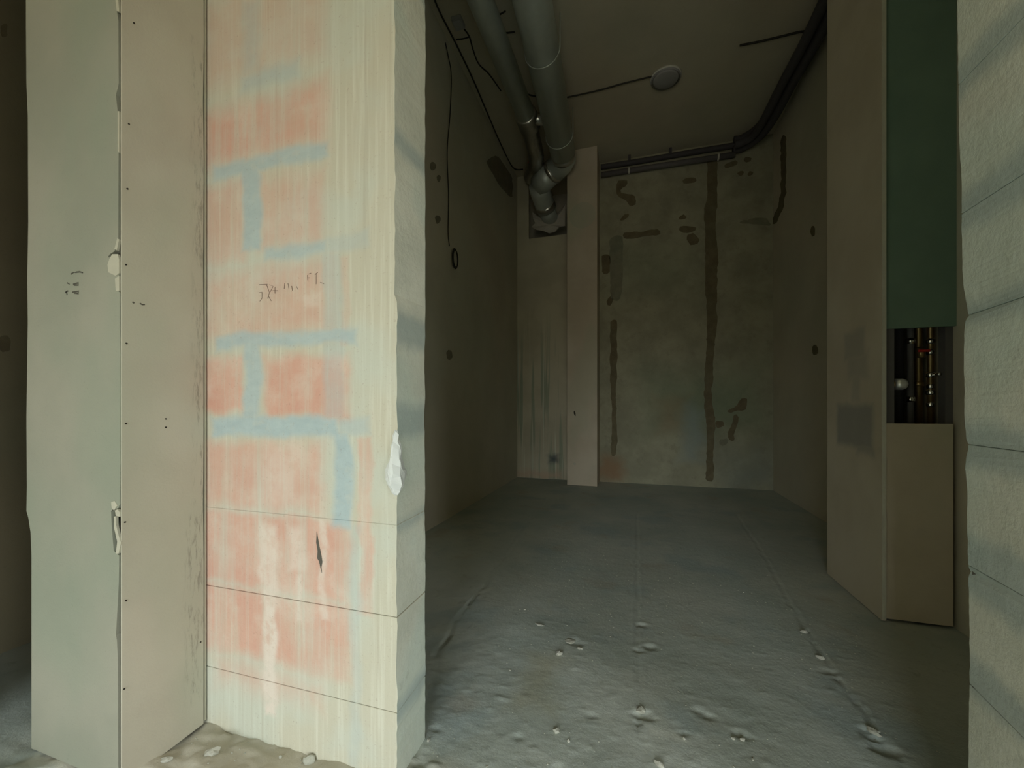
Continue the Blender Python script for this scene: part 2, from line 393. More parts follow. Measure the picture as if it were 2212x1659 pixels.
M['foil'] = simple('crumpled_foil', (.62, .62, .58), .28, .95, bump=.8, scale=30)
M['pipe_dark'] = simple('dark_foam_insulation', lin((72, 70, 72)), .75, bump=.4, scale=50)
M['pipe_grey'] = simple('grey_conduit', lin((98, 96, 96)), .6, bump=.2)
M['cable'] = simple('black_cable', lin((40, 38, 30)), .6)
M['white'] = simple('white_plastic', lin((200, 200, 190)), .5)
M['disc'] = simple('grey_ceiling_disc_plastic', lin((150, 150, 148)), .6)
M['foam'] = simple('white_filler_lump', lin((218, 222, 220)), .85, bump=.7, scale=30, var=.06)
M['sheet'] = simple('white_insulation_sheet', lin((190, 186, 176)), .8, bump=.6)
M['chip'] = simple('pale_concrete_chip', lin((176, 175, 164)), .9, bump=.6, scale=90)
M['chipd'] = simple('grey_concrete_chip', lin((176, 176, 164)), .9, bump=.6, scale=90)
M['pencil'] = simple('pencil_graphite', lin((118, 98, 88)), .8)
M['marker'] = simple('dark_marker', lin((84, 82, 74)), .8)
M['screw'] = simple('dark_screw_head', lin((58, 54, 48)), .5, .6)
M['red'] = simple('red_sealing_tape', lin((170, 40, 30)), .6)
M['steel'] = simple('polished_steel', (.75, .76, .74), .18, 1.)
M['cap'] = simple('satin_white_metal', (.8, .82, .82), .3, .6)
M['brass'] = simple('dull_brass', (.42, .30, .14), .35, .9)
M['bluestain'] = drywall('bluish_glue_stain', lin((142, 140, 134)), lin((152, 148, 138)))

# ------------------------------------------------------------------ floor (one continuous slab, rough relief)
def axis(segs):
    out = []
    for a, b, s in segs:
        n = max(1, round((b-a)/s)); out += [a+(b-a)*i/n for i in range(n)]
    return out+[segs[-1][1]]
gx = axis([(-2.1, -1.3, .1), (-1.3, 1.3, .0085), (1.3, 2.5, .1)])
gy = axis([(-2.8, .45, .15), (.45, 1.6, .006), (1.6, 2.4, .011), (2.4, 4.9, .03)])
seams = [[(1182, 1075), (1120, 1160), (1040, 1270), (985, 1345), (940, 1420)],
         [(1376, 1110), (1376, 1260), (1378, 1400), (1384, 1560), (1392, 1690)],
         [(1590, 1110), (1650, 1200), (1700, 1290), (1760, 1390), (1850, 1520), (1945, 1640), (1990, 1700)]]
seams = [[on_z(x, y, 0).xy for x, y in s] for s in seams]
pits = [(1385, 1350, .016, .008), (1405, 1398, .018, .008), (1378, 1405, .012, .008), (1388, 1545, .02, .012), (1240, 1388, .025, .007),
        (1600, 1588, .016, .009), (1530, 1548, .015, .006), (1510, 1538, .015, .006), (1890, 1595, .018, .014), (1912, 1618, .022, .02), (1870, 1577, .014, .01),
        (1740, 1362, .012, .006), (1790, 1450, .02, .006), (1478, 1585, .010, .006), (1120, 1592, .012, .006), (905, 1650, .014, .012),
        (1205, 1660, .014, .006), (1275, 1545, .014, .004), (940, 1575, .012, .006), (495, 1578, .02, .012), (1805, 1465, .01, .006)]
pits = [(on_z(x, y, 0), r, d) for x, y, r, d in pits]
def seg_d(p, a, b):
    ab = b-a; t = max(0, min(1, (p-a).dot(ab)/ab.dot(ab))); return (p-(a+ab*t)).length, t
def floor_z(x, y):
    if not (-1.3 <= x <= 1.3 and .45 <= y <= 4.5): return 0.
    v = Vector((x, y, 0)); z = 0.
    near = max(0, min(1, (2.1-y)/1.2))
    z += .0012*near*abs(noise.noise(v*70))+.0022*near*noise.noise(v*9)+.0022*near*noise.noise(v*21)*max(0, noise.noise(v*3)+.3)+.0018*noise.noise(v*3)
    n2 = noise.noise(v*45)
    if n2 > .3: z += (n2-.3)*.005*near
    if x < -.40 and y < .80:
        d = .80-y; z += max(0, .018*noise.noise(v*14)+.010)*min(1, d*6)+abs(noise.noise(v*32))*.008
    p = v.xy
    for i, s in enumerate(seams):
        for a, b in zip(s, s[1:]):
            if min(a.x, b.x)-.05 < x < max(a.x, b.x)+.05 and min(a.y, b.y)-.05 < y < max(a.y, b.y)+.05:
                q = p+Vector((noise.noise(v*17), noise.noise(v*17+Vector((5, 5, 5)))))*.012
                d, t = seg_d(q, a, b); nn = noise.noise(v*11+Vector((i, 0, 0)))
                g = math.exp(-(d/.0055)**2)*(.003+.010*max(0, nn-.05)*near*2)
                r = math.exp(-((d-.012)/.008)**2)*.0012*max(0, noise.noise(v*24)+.2)*2
                z += (r-g)*(1 if i == 2 else .8)
    for c, r, dp in pits:
        dx, dy = x-c.x, y-c.y
        if abs(dx) < r*3 and abs(dy) < r*3:
            a = math.hypot(dx, dy*1.4)/r*(1+.5*noise.noise(v*60))
            z += -dp*.75*math.exp(-a*a)+dp*.15*math.exp(-((a-1.6)/.5)**2)*(1 if dy > 0 else .5)
    return z
vs = []; fs = []; nx = len(gx)
for y in gy:
    for x in gx: vs.append((x, y, floor_z(x, y)))
for j in range(len(gy)-1):
    for i in range(nx-1): k = j*nx+i; fs.append((k, k+1, k+nx+1, k+nx))
me = bpy.data.meshes.new('floor'); me.from_pydata(vs, [], fs); me.update()
struct(link('floor', me, M['floor'], smooth=True))

# ------------------------------------------------------------------ shell
struct(box('ceiling', -2.1, 2.5, -2.9, 5.0, CH, CH+.2, M['ceil']))
def wall_hole(name, fixed_axis, a0, a1, c0, c1, z0, z1, hole, m):
    h0, h1, hz0, hz1 = hole; L = []
    for (p, q, r, s) in ((a0, h0, z0, z1), (h1, a1, z0, z1), (h0, h1, z0, hz0), (h0, h1, hz1, z1)):
        if q-p < 1e-4 or s-r < 1e-4: continue
        L.append((p, q, c0, c1, r, s) if fixed_axis == 'y' else (c0, c1, p, q, r, s))
    return struct(boxes_obj(name, L, m))
wall_hole('wall_rear', 'y', -2.1, 2.5, -2.85, -2.65, 0, CH, WIN1, M['wall_room'])
wall_hole('wall_window_side', 'x', -2.65, .9, 2.3, 2.5, 0, CH, WIN2, M['wall_room'])
for k, (a, b, W) in enumerate((('y', -2.78, WIN1), ('x', 2.4, WIN2))):
    f = []; t = .05; x0, x1, z0, z1 = W; mid = (x0+x1)/2
    for (p, q, r, s) in ((x0, x0+t, z0, z1), (x1-t, x1, z0, z1), (x0, x1, z0, z0+t), (x0, x1, z1-t, z1), (mid-.025, mid+.025, z0, z1)):
        f.append((p, q, b, b+.06, r, s) if a == 'y' else (b, b+.06, p, q, r, s))
    struct(boxes_obj('window_%d' % (k+1), f, M['white']))
struct(box('wall_corridor_left', -2.1, -1.92, -2.65, 3.2, -.02, CH, M['wall_dim']))
struct(box('added_shade_wall', -1.62, -1.50, -2.65, .42, -.02, CH, M['wall_room']))  # added out of view to keep window light off the corridor floor
struct(box('wall_corridor_end', -1.92, -1.37, 3.0, 3.2, -.02, CH, M['wall']))
wl = struct(box('wall_left', -1.40, LWX, PT, 4.9, -.02, CH, M['wall']))
wr = struct(boxes_obj('wall_right', [(RWX, 1.45, 2.2, 4.9, -.02, CH), (1.085, 1.45, PT, 2.2, -.02, CH)], M['wall']))
wf = struct(box('wall_far', -.40, RWX, FY, FY+.2, -.02, CH, M['wall_far']))
# shaft front on the left of the far wall, with a square opening
hA = on_y(1142, 516, FY); hB = on_y(1224, 395, FY)
ws = wall_hole('wall_shaft_front', 'y', LWX, -.40, FY, FY+.02, -.02, CH, (hA.x, hB.x+.05, hA.z, 3.25), M['shaft'])
struct(boxes_obj('wall_shaft_inside', [(-1.25, -.38, 4.85, 4.9, 2.2, CH), (-.66+.26, -.38, FY+.02, 4.85, 2.2, CH)], M['wall']))

# ------------------------------------------------------------------ block partition: pier on the left, reveal on the right
COURSES = [0, .147, .345, .537, .740, .933, 1.13, 1.345, 1.543, 1.74, 1.94, 2.14, 2.34, 2.54, 2.74, 2.94, 3.14, CH]
def block(x0, x1, y0, y1, z0, z1, mats, parent, edges, gz=.0015, cham=.003, n=6):
    """edges: function(corner index, z) -> (dx, dy); corners 0 front-left 1 front-right 2 back-right 3 back-left"""
    zs = [z0+gz, z0+gz+cham]+[z0+(z1-z0)*i/n for i in range(1, n)]+[z1-gz-cham, z1-gz]
    base = ((x0, y0), (x1, y0), (x1, y1), (x0, y1)); vs, fs = [], []
    for k, z in enumerate(zs):
        ins = cham if k in (0, len(zs)-1) else 0
        for c, (x, y) in enumerate(base):
            dx, dy = edges(c, z); sx_, sy_ = (1 if c in (0, 3) else -1), (1 if c in (0, 1) else -1)
            vs.append((x+dx+sx_*ins, y+dy+sy_*ins, z))
    for k in range(len(zs)-1):
        for c in range(4): fs.append((4*k+c, 4*k+(c+1) % 4, 4*k+4+(c+1) % 4, 4*k+4+c))
    fs += [(3, 2, 1, 0), tuple(4*(len(zs)-1)+c for c in range(4))]
    me = bpy.data.meshes.new('block'); me.from_pydata(vs, [], fs); me.update()
    for mm in mats: me.materials.append(mm)
    if len(mats) > 1:
        for p in me.polygons:
            if p.normal.x > .7: p.material_index = 1
    return link('block', me, None, parent)
# silhouettes taken from the sight lines (pixel row -> offset in metres)
def jag(seed, amp): return lambda z: amp*(noise.noise(Vector((seed, 0, z*14)))+.6*noise.noise(Vector((seed, 3, z*45))))
jf, jb = jag(3.1, .0035), jag(8.7, .0025)
def pier_edges(last):
    def f(c, z):
        if not last: return (0, 0)
        if c == 1: return (jf(z)+(.002 if z < 1 else -.003), 0)
        if c == 2: return (jb(z), jb(z+5)*.6)
        return (0, 0)
    return f
wp = struct(box('wall_front_left', -1.37, PXR-.008, PY+.006, PT-.006, -.02, CH, M['mortar']))
xj1 = on_y(541, 700, PY).x; xj2 = on_y(736, 1000, PY).x
for k, (z0, z1) in enumerate(zip(COURSES, COURSES[1:])):
    joints = [-1.37, xj1, PXR] if k in (4, 6, 8, 10, 12, 14, 16) else ([-1.37, xj2, PXR] if k == 3 else [-1.37, -1.02, PXR])
    if k in (0, 1, 2): joints = [-1.37, -1.02, PXR]
    g = .0006 if k < 3 else .0
    for a, b in zip(joints, joints[1:]):
        last = b == PXR
        block(a, b, PY, PT, z0 if z0 else -.02, z1, [M['pier'], M['rev_l']], wp, pier_edges(last), g, (.0012 if k < 3 else .0001), 12 if last else 4)
EDGE = [(0, 2068), (150, 2070), (300, 2072), (400, 2078), (480, 2077), (560, 2079), (600, 2080), (625, 2082), (640, 2086), (672, 2090), (684, 2093), (692, 2086), (720, 2083), (790, 2082),
        (850, 2084), (900, 2083), (945, 2087), (960, 2092), (976, 2091), (990, 2086), (1010, 2085), (1060, 2090), (1120, 2089), (1200, 2091), (1226, 2092), (1232, 2097), (1240, 2092), (1330, 2094), (1450, 2095), (1560, 2093), (1700, 2092)]
def jamb_edges(c, z):
    y = HOR-(z-EYE)*F/(PT/ray(2085, 800).y)
    if c == 3:
        return (on_y(interp(EDGE, y), y, PT).x-JX+.001*noise.noise(Vector((1, 2, z*60))), 0)
    if c == 0: return (.002*noise.noise(Vector((9, 2, z*20))), 0)
    return (0, 0)
wj = struct(box('wall_front_right', JX+.02, 2.3, .706, PT-.006, -.02, CH, M['mortar']))
JC = [0, .12, .325, .52, .719, .932, 1.10, 1.314, 1.52, 1.72, 1.92, 2.12, 2.32, 2.52, 2.72, 2.92, 3.12, CH]
for k, (z0, z1) in enumerate(zip(JC, JC[1:])):
    js = [JX, .95+.1*(k % 2), 1.6+.1*(k % 2), 2.3]
    for a, b in zip(js, js[1:]):
        block(a+(.0 if a == JX else .001), b-.001, .70, PT, z0 if z0 else -.02, z1, [M['rev_r']], wj, jamb_edges if a == JX else (lambda c, z: (0, 0)), .0004, .0010, 20 if a == JX else 3)
# pencil figures on the pier
def P_(x, y): return on_y(x, y, PY-.0006)
pen = [[(560, 615), (578, 614)], [(576, 615), (582, 632), (578, 645)], [(582, 615), (590, 618), (584, 630)], [(560, 632), (566, 631), (566, 644), (561, 651)],
       [(580, 640), (586, 650)], [(594, 620), (594, 634)], [(589, 628), (600, 628)], [(615, 612), (614, 624)], [(622, 612), (624, 623)], [(630, 618), (632, 628)],
       [(640, 618), (644, 626)], [(664, 594), (665, 606)], [(666, 592), (672, 590)], [(665, 600), (670, 600)], [(680, 593), (687, 588)], [(683, 592), (683, 614)], [(692, 610), (700, 613)]]
strokes('pencil_figures', [[P_(*p) for p in l] for l in pen], .0011, .0003, (0, -1, 0), M['pencil'], wp)
slab('chipped_gouge', [on_y(x, y, PY-.0008) for x, y in ((684, 1148), (687, 1165), (690, 1182), (694, 1200), (696, 1214), (694, 1225), (695, 1238), (692, 1226), (689, 1212), (685, 1206), (686, 1190), (683, 1172))], (0, .002, 0), M['mortar'], wp)
def small_dot(name, p, r, axis_, m, parent):
    a = Vector((0, 1, 0)) if axis_ == 'y' else Vector((1, 0, 0)); s = Vector((0, 0, 1)); t = a.cross(s)
    pts = [Vector(p)+(s*math.cos(i*math.pi/4)+t*math.sin(i*math.pi/4))*r*random.uniform(.85, 1.15) for i in range(8)]
    return slab(name, pts, a*.0012*(-1 if axis_ == 'y' else 1), m, parent)
# lump of white filler stuck around the pier corner
def lump():
    prof = [(930, -1, 2), (937, -4, 6), (950, -7, 9), (962, -9, 10), (975, -9, 12), (988, -13, 12), (1000, -19, 15), (1012, -25, 20), (1022, -24, 24), (1032, -23, 24), (1044, -16, 22), (1054, -13, 18), (1061, -9, 13), (1066, -2, 5)]
    # each ring: picture row, reach on the front face, reach on the reveal (pixels)
    vs, fs = [], []; J = lambda a: random.uniform(-a, a); n = 13
    for k, (yy, a, b) in enumerate(prof):
        z = EYE+(HOR-yy)*.00096; a *= .00096; b *= .0018
        bul = .004+.010*math.sin(min(1, k/8)*math.pi/2)*(1 if k < 11 else .5)
        pts = [(PXR+a*(1-i/5), PY-bul*math.sin(math.pi*min(.5, .06+i*.12))) for i in range(6)]
        pts += [(PXR+bul*math.cos(i*math.pi/12)*.9, PY-bul*.6+b*i/5) for i in range(1, 6)]+[(PXR-.001, PY+b)]
        for (x, y) in pts: vs.append((x+J(.0022), y+J(.0022), z+J(.0035)))
        vs.append((PXR-.012, PY+.012, z))
    for k in range(len(prof)-1):
        for c in range(n): fs.append((n*k+c, n*k+(c+1) % n, n*k+n+(c+1) % n, n*k+n+c))
    fs += [tuple(range(n)), tuple(n*(len(prof)-1)+c for c in range(n))]
    return pyd('filler_lump', vs, fs, M['foam'])
tag(lump(), 'white crumpled lump of filler stuck on the corner of the pink block pier', 'filler')

# ------------------------------------------------------------------ drywall column in front of the partition
CYF, CXL, CXR = .559, -1.292, -.996
col = thing('drywall_column', 'grey drywall-clad column with a cracked, torn corner beside the pink block pier', 'column', (CXL+.15, CYF+.09, 0))
box('stud_core', CXL+.04, CXR-.016, CYF+.016, PY-.004, 0, CH, M['void'], col)
def FP(x, y): return on_y(x, y, CYF)
right = [(252, -60), (252, 10), (257, 45), (258, 180), (256, 190), (252, 205), (255, 235), (258, 290), (257, 505), (257, 520), (247, 543), (237, 549), (233, 556), (240, 556), (241, 560), (256, 562),
         (258, 590), (258, 596), (257, 598), (257, 628), (260, 632), (260, 700), (262, 830), (261, 1000), (260, 1090), (257, 1098), (246, 1099), (240, 1104), (241, 1130), (243, 1160), (246, 1190), (256, 1198),
         (259, 1200), (258, 1260), (256, 1300), (252, 1372), (254, 1382), (256, 1420), (257, 1700)]
left = [(68, 1700), (68, 1200), (66, 1150), (61, 1118), (57, 1104), (58, 1050), (57, 900), (60, 700), (59, 600), (61, 480), (60, 250), (57, 180), (56, 60), (56, -60)]
pts = [FP(x-(1.5 if x > 250 else 0)-.8*abs(noise.noise(Vector((y*.013, 1, 1)))), y) for x, y in right]
zt, zb = 3.34, .012
pts[0].z = zt; pts[-1].z = zb
lf = [FP(x, y) for x, y in left]; lf[0].z = zb+.004; lf[-1].z = zt
fb = slab('front_board', pts+lf, (0, .0125, 0), M['dw_front'], col)
fb['label'] = 'grey front board with ragged left edge'
# side board, edge worn
sp = []
for z in [.012]+[.012+.11*i for i in range(1, 30)]+[zt]: sp.append(Vector((CXR, CYF+.001+.0015*abs(noise.noise(Vector((2, 2, z*9)))), z)))
sb = [Vector((CXR, PY-.0115+.0022*noise.noise(Vector((4, 4, z*7))), z)) for z in [zt]+[3.2-.14*i for i in range(22)]+[.016]]
slab('side_board', sp+sb, (-.0038, 0, 0), M['dw_side'], col)['label'] = 'paler side board with a row of screws'
box('edge_bead', CXR-.012, CXR-.002, PY-.0075, PY-.0035, .02, zt, M['card'], col)
box('left_board', FP(71, 0).x, FP(71, 0).x+.0125, CYF+.014, PY-.004, .012, zt, M['dw_front'], col)
for x, y in ((278, 268), (275, 408), (272, 572), (273, 742), (272, 915), (270, 1128), (272, 1297), (268, 1488), (358, 905), (358, 923), (433, 1387), (289, 50)):
    p = on_x(x, y, CXR); small_dot('screw', p, .0018, 'x', M['screw'], col)
for q in ([(240, 1085), (247, 1082), (253, 1092), (246, 1103), (241, 1097)], [(248, 1103), (254, 1100), (259, 1108), (258, 1116), (250, 1114)],
          [(246, 1116), (250, 1115), (250, 1132), (257, 1160), (261, 1172), (256, 1196), (250, 1196), (253, 1170), (246, 1140)],
          [(247, 538), (253, 515), (257, 517), (252, 541)], [(236, 560), (242, 549), (254, 549), (257, 560), (257, 590), (250, 596), (234, 588), (232, 572)],
          [(248, 602), (257, 596), (257, 628), (250, 629)], [(254, 240), (257, 240), (257, 330), (254, 326)], [(247, -20), (254, -20), (257, 25), (252, 24)]):
    slab('torn_paper', [on_y(x, y, CYF-.0012) for x, y in q], (0, .004, 0), M['card'], col)
mk = [[(153, 592), (160, 588), (165, 589)], [(164, 588), (172, 587), (179, 589)], [(145, 611), (150, 614)], [(158, 614), (169, 611), (169, 616), (160, 616)],
      [(141, 632), (147, 628)], [(143, 629), (145, 637)], [(156, 631), (170, 629), (169, 634), (160, 633)]]
strokes('marker_notes', [[on_y(x, y, CYF-.0005) for x, y in l] for l in mk], .0028, .0003, (0, -1, 0), M['marker'], col)
mk2 = [[(286, 652), (290, 655)], [(302, 655), (307, 658), (313, 658)]]
strokes('marker_notes', [[on_x(x, y, CXR+.0005) for x, y in l] for l in mk2], .003, .0003, (1, 0, 0), M['marker'], col)
def blob(name, pts, axis_, m, parent, rag=.3, depth=.004, plane=None, sub=4):
    """ragged flat patch from pixel outline on a wall"""
    fn = {'y': on_y, 'x': on_x, 'z': on_z}[axis_]; W = []
    pts = [Vector(p) for p in pts]
    cut = []
    for i, p in enumerate(pts):
        q = pts[(i+1) % len(pts)]; L = (q-p).length; f = min(.3, 5/L); cut += [p+(q-p)*f, q-(q-p)*f]
    pts = cut; n = len(pts)
    for i in range(n):
        a, b = pts[i], pts[(i+1) % n]; k = max(1, int((b-a).length/6))
        for j in range(k):
            p = a+(b-a)*j/k; nn = noise.noise_vector(Vector((p.x*.07, p.y*.07, 1.7)))*9+noise.noise_vector(Vector((p.x*.21, p.y*.21, 4.1)))*6
            W.append(fn(p.x+nn.x*rag, p.y+nn.y*rag, plane))
    off = {'y': (0, depth, 0), 'x': (depth if plane < 0 else -depth, 0, 0), 'z': (0, 0, depth)}[axis_]
    if axis_ == 'x': off = (-depth if plane < 0 else depth, 0, 0)
    return slab(name, W, off, m, parent)

# ------------------------------------------------------------------ far wall filler patches
def R(x0, y0, x1, y1): return [(x0, y0), (x1, y0), (x1, y1), (x0, y1)]
FYp = FY-.002
chase = [(1528, 345), (1549, 342), (1550, 430), (1545, 480), (1552, 560), (1548, 640), (1549, 690), (1541, 780), (1538, 850), (1545, 920), (1541, 1000), (1543, 1040), (1524, 1040), (1528, 930), (1520, 850), (1528, 720), (1524, 600), (1524, 500), (1520, 470), (1528, 420)]
for q, mt in ((chase, 'patch'), ([(1318, 692), (1332, 690), (1333, 760), (1330, 870), (1334, 960), (1330, 985), (1319, 983), (1322, 900), (1318, 800)], 'patch'),
              ([(1316, 512), (1346, 508), (1345, 600), (1340, 650), (1318, 648), (1318, 580)], 'patch2'), (R(1300, 548, 1318, 592), 'patch'), ([(1308, 648), (1322, 636), (1324, 650), (1316, 664)], 'patch'),
              ([(1344, 505), (1395, 498), (1424, 496), (1426, 508), (1390, 512), (1350, 517)], 'patch'), ([(1330, 392), (1355, 386), (1356, 402), (1340, 408), (1345, 420), (1370, 420), (1378, 440), (1362, 447), (1350, 430), (1334, 424)], 'patch'),
              ([(1336, 474), (1356, 460), (1361, 466), (1344, 478)], 'patch'), ([(1475, 388), (1503, 382), (1505, 394), (1478, 398)], 'patch'), ([(1466, 468), (1480, 463), (1484, 472), (1470, 476)], 'patch'),
              ([(1465, 490), (1503, 488), (1503, 501), (1470, 503)], 'patch'), ([(1480, 508), (1502, 504), (1512, 524), (1496, 532), (1484, 522)], 'patch'), ([(1561, 356), (1592, 345), (1594, 356), (1568, 364)], 'patch'),
              ([(1590, 376), (1600, 366), (1608, 374), (1600, 382)], 'patch'), ([(1614, 376), (1624, 370), (1630, 376), (1620, 382)], 'patch'), ([(1606, 340), (1624, 338), (1622, 350), (1610, 350)], 'patch'),
              ([(1570, 886), (1590, 878), (1600, 864), (1613, 858), (1616, 870), (1610, 888), (1590, 886), (1574, 893)], 'patch'), ([(1582, 895), (1594, 896), (1596, 915), (1584, 935), (1588, 952), (1578, 954), (1570, 938), (1582, 918)], 'patch'),
              ([(1545, 910), (1560, 908), (1568, 918), (1556, 926), (1545, 925)], 'patch'), ([(1594, 479), (1625, 472), (1652, 470), (1662, 478), (1668, 486), (1640, 484), (1606, 484)], 'patch2'),
              ([(1553, 950), (1575, 946), (1572, 960), (1556, 962)], 'patch2')):
    blob('filler_patch', q, 'y', M[mt], wf, plane=FYp, depth=.004)
# vertical filled chase on the right wall running down from the pipe bundle
for q in (R(0, 725, 22, 760), R(2, 50, 16, 80)): blob('filler_patch', q, 'x', M['patch'], bpy.data.objects['wall_corridor_left'], plane=-1.918, depth=.005)
blob('filler_patch', [(1686, 296), (1698, 290), (1697, 420), (1690, 450), (1676, 484), (1664, 482), (1680, 450), (1688, 410)], 'x', M['patch'], wr, plane=RWX-.003, depth=.005, rag=.25)
for q in (R(1751, 488, 1760, 510), R(1755, 745, 1765, 768)): blob('filler_patch', q, 'x', M['patch'], wr, plane=RWX-.003, depth=.005)
for q in (R(930, 350, 942, 368), R(943, 378, 953, 392), R(941, 466, 952, 482), R(965, 756, 976, 776), [(1050, 345), (1075, 335), (1108, 380), (1108, 430), (1085, 410), (1060, 370)]):
    blob('filler_patch', q, 'x', M['brown'], wl, plane=LWX+.002, depth=.005)

# ------------------------------------------------------------------ boxed column beside the shaft (drywall)
bc = thing('drywall_boxing', 'narrow brown drywall boxing between the streaked shaft and the far concrete wall', 'boxing', (-.5, 4.2, 0))
bx0, bx1 = on_y(1225, 800, 4.05).x, on_y(1290, 800, 4.05).x
box('front_board', bx0, bx1, 4.05, 4.0625, .004, CH, M['dw_inner'], bc, .001)
box('side_board', bx1-.0125, bx1-.0005, 4.0626, FY, .004, CH, M['dw_inner'], bc)
box('side_board', bx0+.0005, bx0+.0125, 4.0626, FY, .004, CH, M['dw_inner'], bc)
cc = on_y(1258, 465, 4.0496)
slab('filler_spot', [cc+Vector((math.cos(a*math.pi/8), 0, math.sin(a*math.pi/8)))*(.13+.006*noise.noise(Vector((a, 0, 0)))) for a in range(16)], (0, .0015, 0), M['putty'], bc)
cc = on_y(1241, 1002, 4.0496); small_dot('filler_spot', cc, .014, 'y', M['card'], bc)
blob('gouge', [(1238, 890), (1241, 886), (1244, 896), (1242, 900)], 'y', M['void'], bc, plane=4.0494, depth=.002, rag=.1)

# ------------------------------------------------------------------ riser boxing on the right with open service niche
RX, RY = .863, 1.805
rb = thing('riser_boxing', 'tall brown drywall riser boxing with a green board above an open pipe niche', 'boxing', (1.0, 2.0, 0))
ry1 = on_x(1787, 900, RX).y
slab('side_board', [Vector((RX+.0012*noise.noise(Vector((0, 0, z*6))), RY-.002, z)) for z in [.004+.25*i for i in range(14)]]+[Vector((RX, RY-.002, CH)), Vector((RX, ry1, CH)), Vector((RX, ry1, .004))], (.0125, 0, 0), M['dw_riser'], rb)
box('board_edge', RX+.0002, RX+.0125, RY-.0055, RY-.0022, .01, CH-.002, M['dw_core'], rb)['label'] = 'pale cut board edge'
zt_, zb_ = 1.067, .722
box('upper_board', RX+.0128, 1.0845, RY+.010, RY+.0225, zt_, CH, M['dw_green'], rb)['label'] = 'dark green moisture-resistant board'
box('lower_board', RX+.0128, 1.070, RY, RY+.0125, .012, zb_, M['dw_inner'], rb, .0008)
box('stud', RX+.013, RX+.045, RY+.013, RY+.05, .003, CH, M['pipe_grey'], rb)
box('stud', 1.062, 1.084, RY+.026, RY+.06, .003, CH, M['pipe_grey'], rb)
box('back_board', RX+.013, 1.084, 2.12, 2.13, .003, CH, M['void'], rb)
box('end_board', RX+.0126, RWX-.002, ry1-.0125, ry1, .003, CH, M['dw_inner'], rb)
# pipes in the niche, behind the opening
def niche_x(x, Y): return on_y(x, 800, Y).x
pg = 'pipes inside the wall niche'
def riser(px, Y, r, m, label, z0=.003, z1=3.3):
    t = thing('riser_pipe', label, 'pipe', (niche_x(px, Y), Y, z0), pg)
    x = niche_x(px, Y)
    tube('pipe', [(x, Y, z0), (x, Y, z1)], r, m, t, 12); return t, x
t, x = riser(1967, 1.90, .010, M['pipe_grey'], 'thin grey pipe standing in the niche, second from the left')
for zz in (.80, 1.02): tube('coupling', [(x, 1.90, zz), (x, 1.90, zz+.02)], .014, M['steel'], t, 12)
t, x = riser(1984, 1.93, .012, M['brass'], 'brownish pipe in the middle of the niche')
for zz in (.86, .99): tube('coupling', [(x, 1.93, zz), (x, 1.93, zz+.018)], .016, M['brass'], t, 8)
t, x = riser(2010, 1.89, .010, M['brass'], 'brass pipe with bright fittings near the right of the niche')
for zz, rr in ((.79, .012), (.835, .015), (.858, .012), (.90, .015), (.985, .013), (1.025, .014)): tube('fitting', [(x, 1.89, zz-.010), (x, 1.89, zz-.004), (x, 1.89, zz+.004), (x, 1.89, zz+.010)], 0, M['steel'], t, 8, radii=[rr*.8, rr, rr, rr*.8])
tube('bleed_valve', [(x, 1.87, .90), (x, 1.84, .90)], .006, M['steel'], t, 8)
t, x = riser(2036, 1.96, .022, M['pipe_dark'], 'thick dark insulated pipe at the right edge of the niche')
t, x = riser(1940, 1.95, .016, M['pipe_dark'], 'dark insulated pipe at the left edge of the niche')
red = thing('shutoff_valve', 'small reddish valve handle high in the pipe niche', 'valve', (niche_x(1990, 1.88), 1.88, .985))
xx = niche_x(1990, 1.88)
tube('body', [(xx, 1.88, .965), (xx, 1.88, 1.0)], .011, M['brass'], red, 10)
box('handle', xx-.018, xx+.018, 1.860, 1.868, .984, .993, M['red'], red, .002)
mt = thing('pipe_cap', 'shiny rounded steel cap poking out at the left of the niche', 'cap', (niche_x(1935, 1.86), 1.86, .87))
mx = niche_x(1922, 1.865); cz = .78+50/876*1.5
mx += .016
tube('barrel', [(mx-.012, 1.845, cz), (mx+.012, 1.845, cz), (mx+.022, 1.845, cz), (mx+.028, 1.845, cz)], 0, M['cap'], mt, 20, radii=[.021, .021, .016, .006])
tube('neck', [(mx-.016, 1.845, cz), (mx-.013, 1.845, cz), (mx-.013, 1.90, cz)], .012, M['brass'], mt, 12)

# ------------------------------------------------------------------ ducts
def ringed(name, pts, r, m, parent, ring_every=None):
    return tube(name, pts, r, m, parent, 24)
bd = thing('large_duct', 'wide galvanised round ventilation duct bending into the shaft opening', 'duct', (-.6, 3., 3.1))
A1 = at_t(1148, 0, 2.32); A2 = at_t(1217, 318, 3.78); A1.z = A2.z = 3.13
E1 = at_t(1214, 352, 3.93); E2 = at_t(1163, 402, 4.16); E3 = at_t(1176, 440, 4.36); E4 = at_t(1192, 480, 4.55)
A0 = A2+(A1-A2)*((A2.y-.90)/(A2.y-A1.y))
seg = [(A0, A1), (A1, A2)]
tube('duct_pipe', [A0, A2], .112, M['galv'], bd, 28)
ax = (A2-A1).normalized()
tube('coupling_band', [A2-ax*.05, A2+ax*.012], .1155, M['foil'], bd, 28)
tube('elbow', [A2, A2+ax*.05, E1+Vector((.0, .0, 0)), E1+(E2-E1)*.35], .112, M['galv'], bd, 28)
bx = (E2-E1).normalized()
tube('coupling_band', [E1+(E2-E1)*.30, E1+(E2-E1)*.42], .1155, M['foil'], bd, 28)
tube('duct_pipe', [E1+(E2-E1)*.38, E2], .108, M['galv'], bd, 28)
tube('elbow', [E2-bx*.01, E2+(E3-E2)*.3, E3, E3+(E4-E3)*.3], .106, M['galv'], bd, 28)
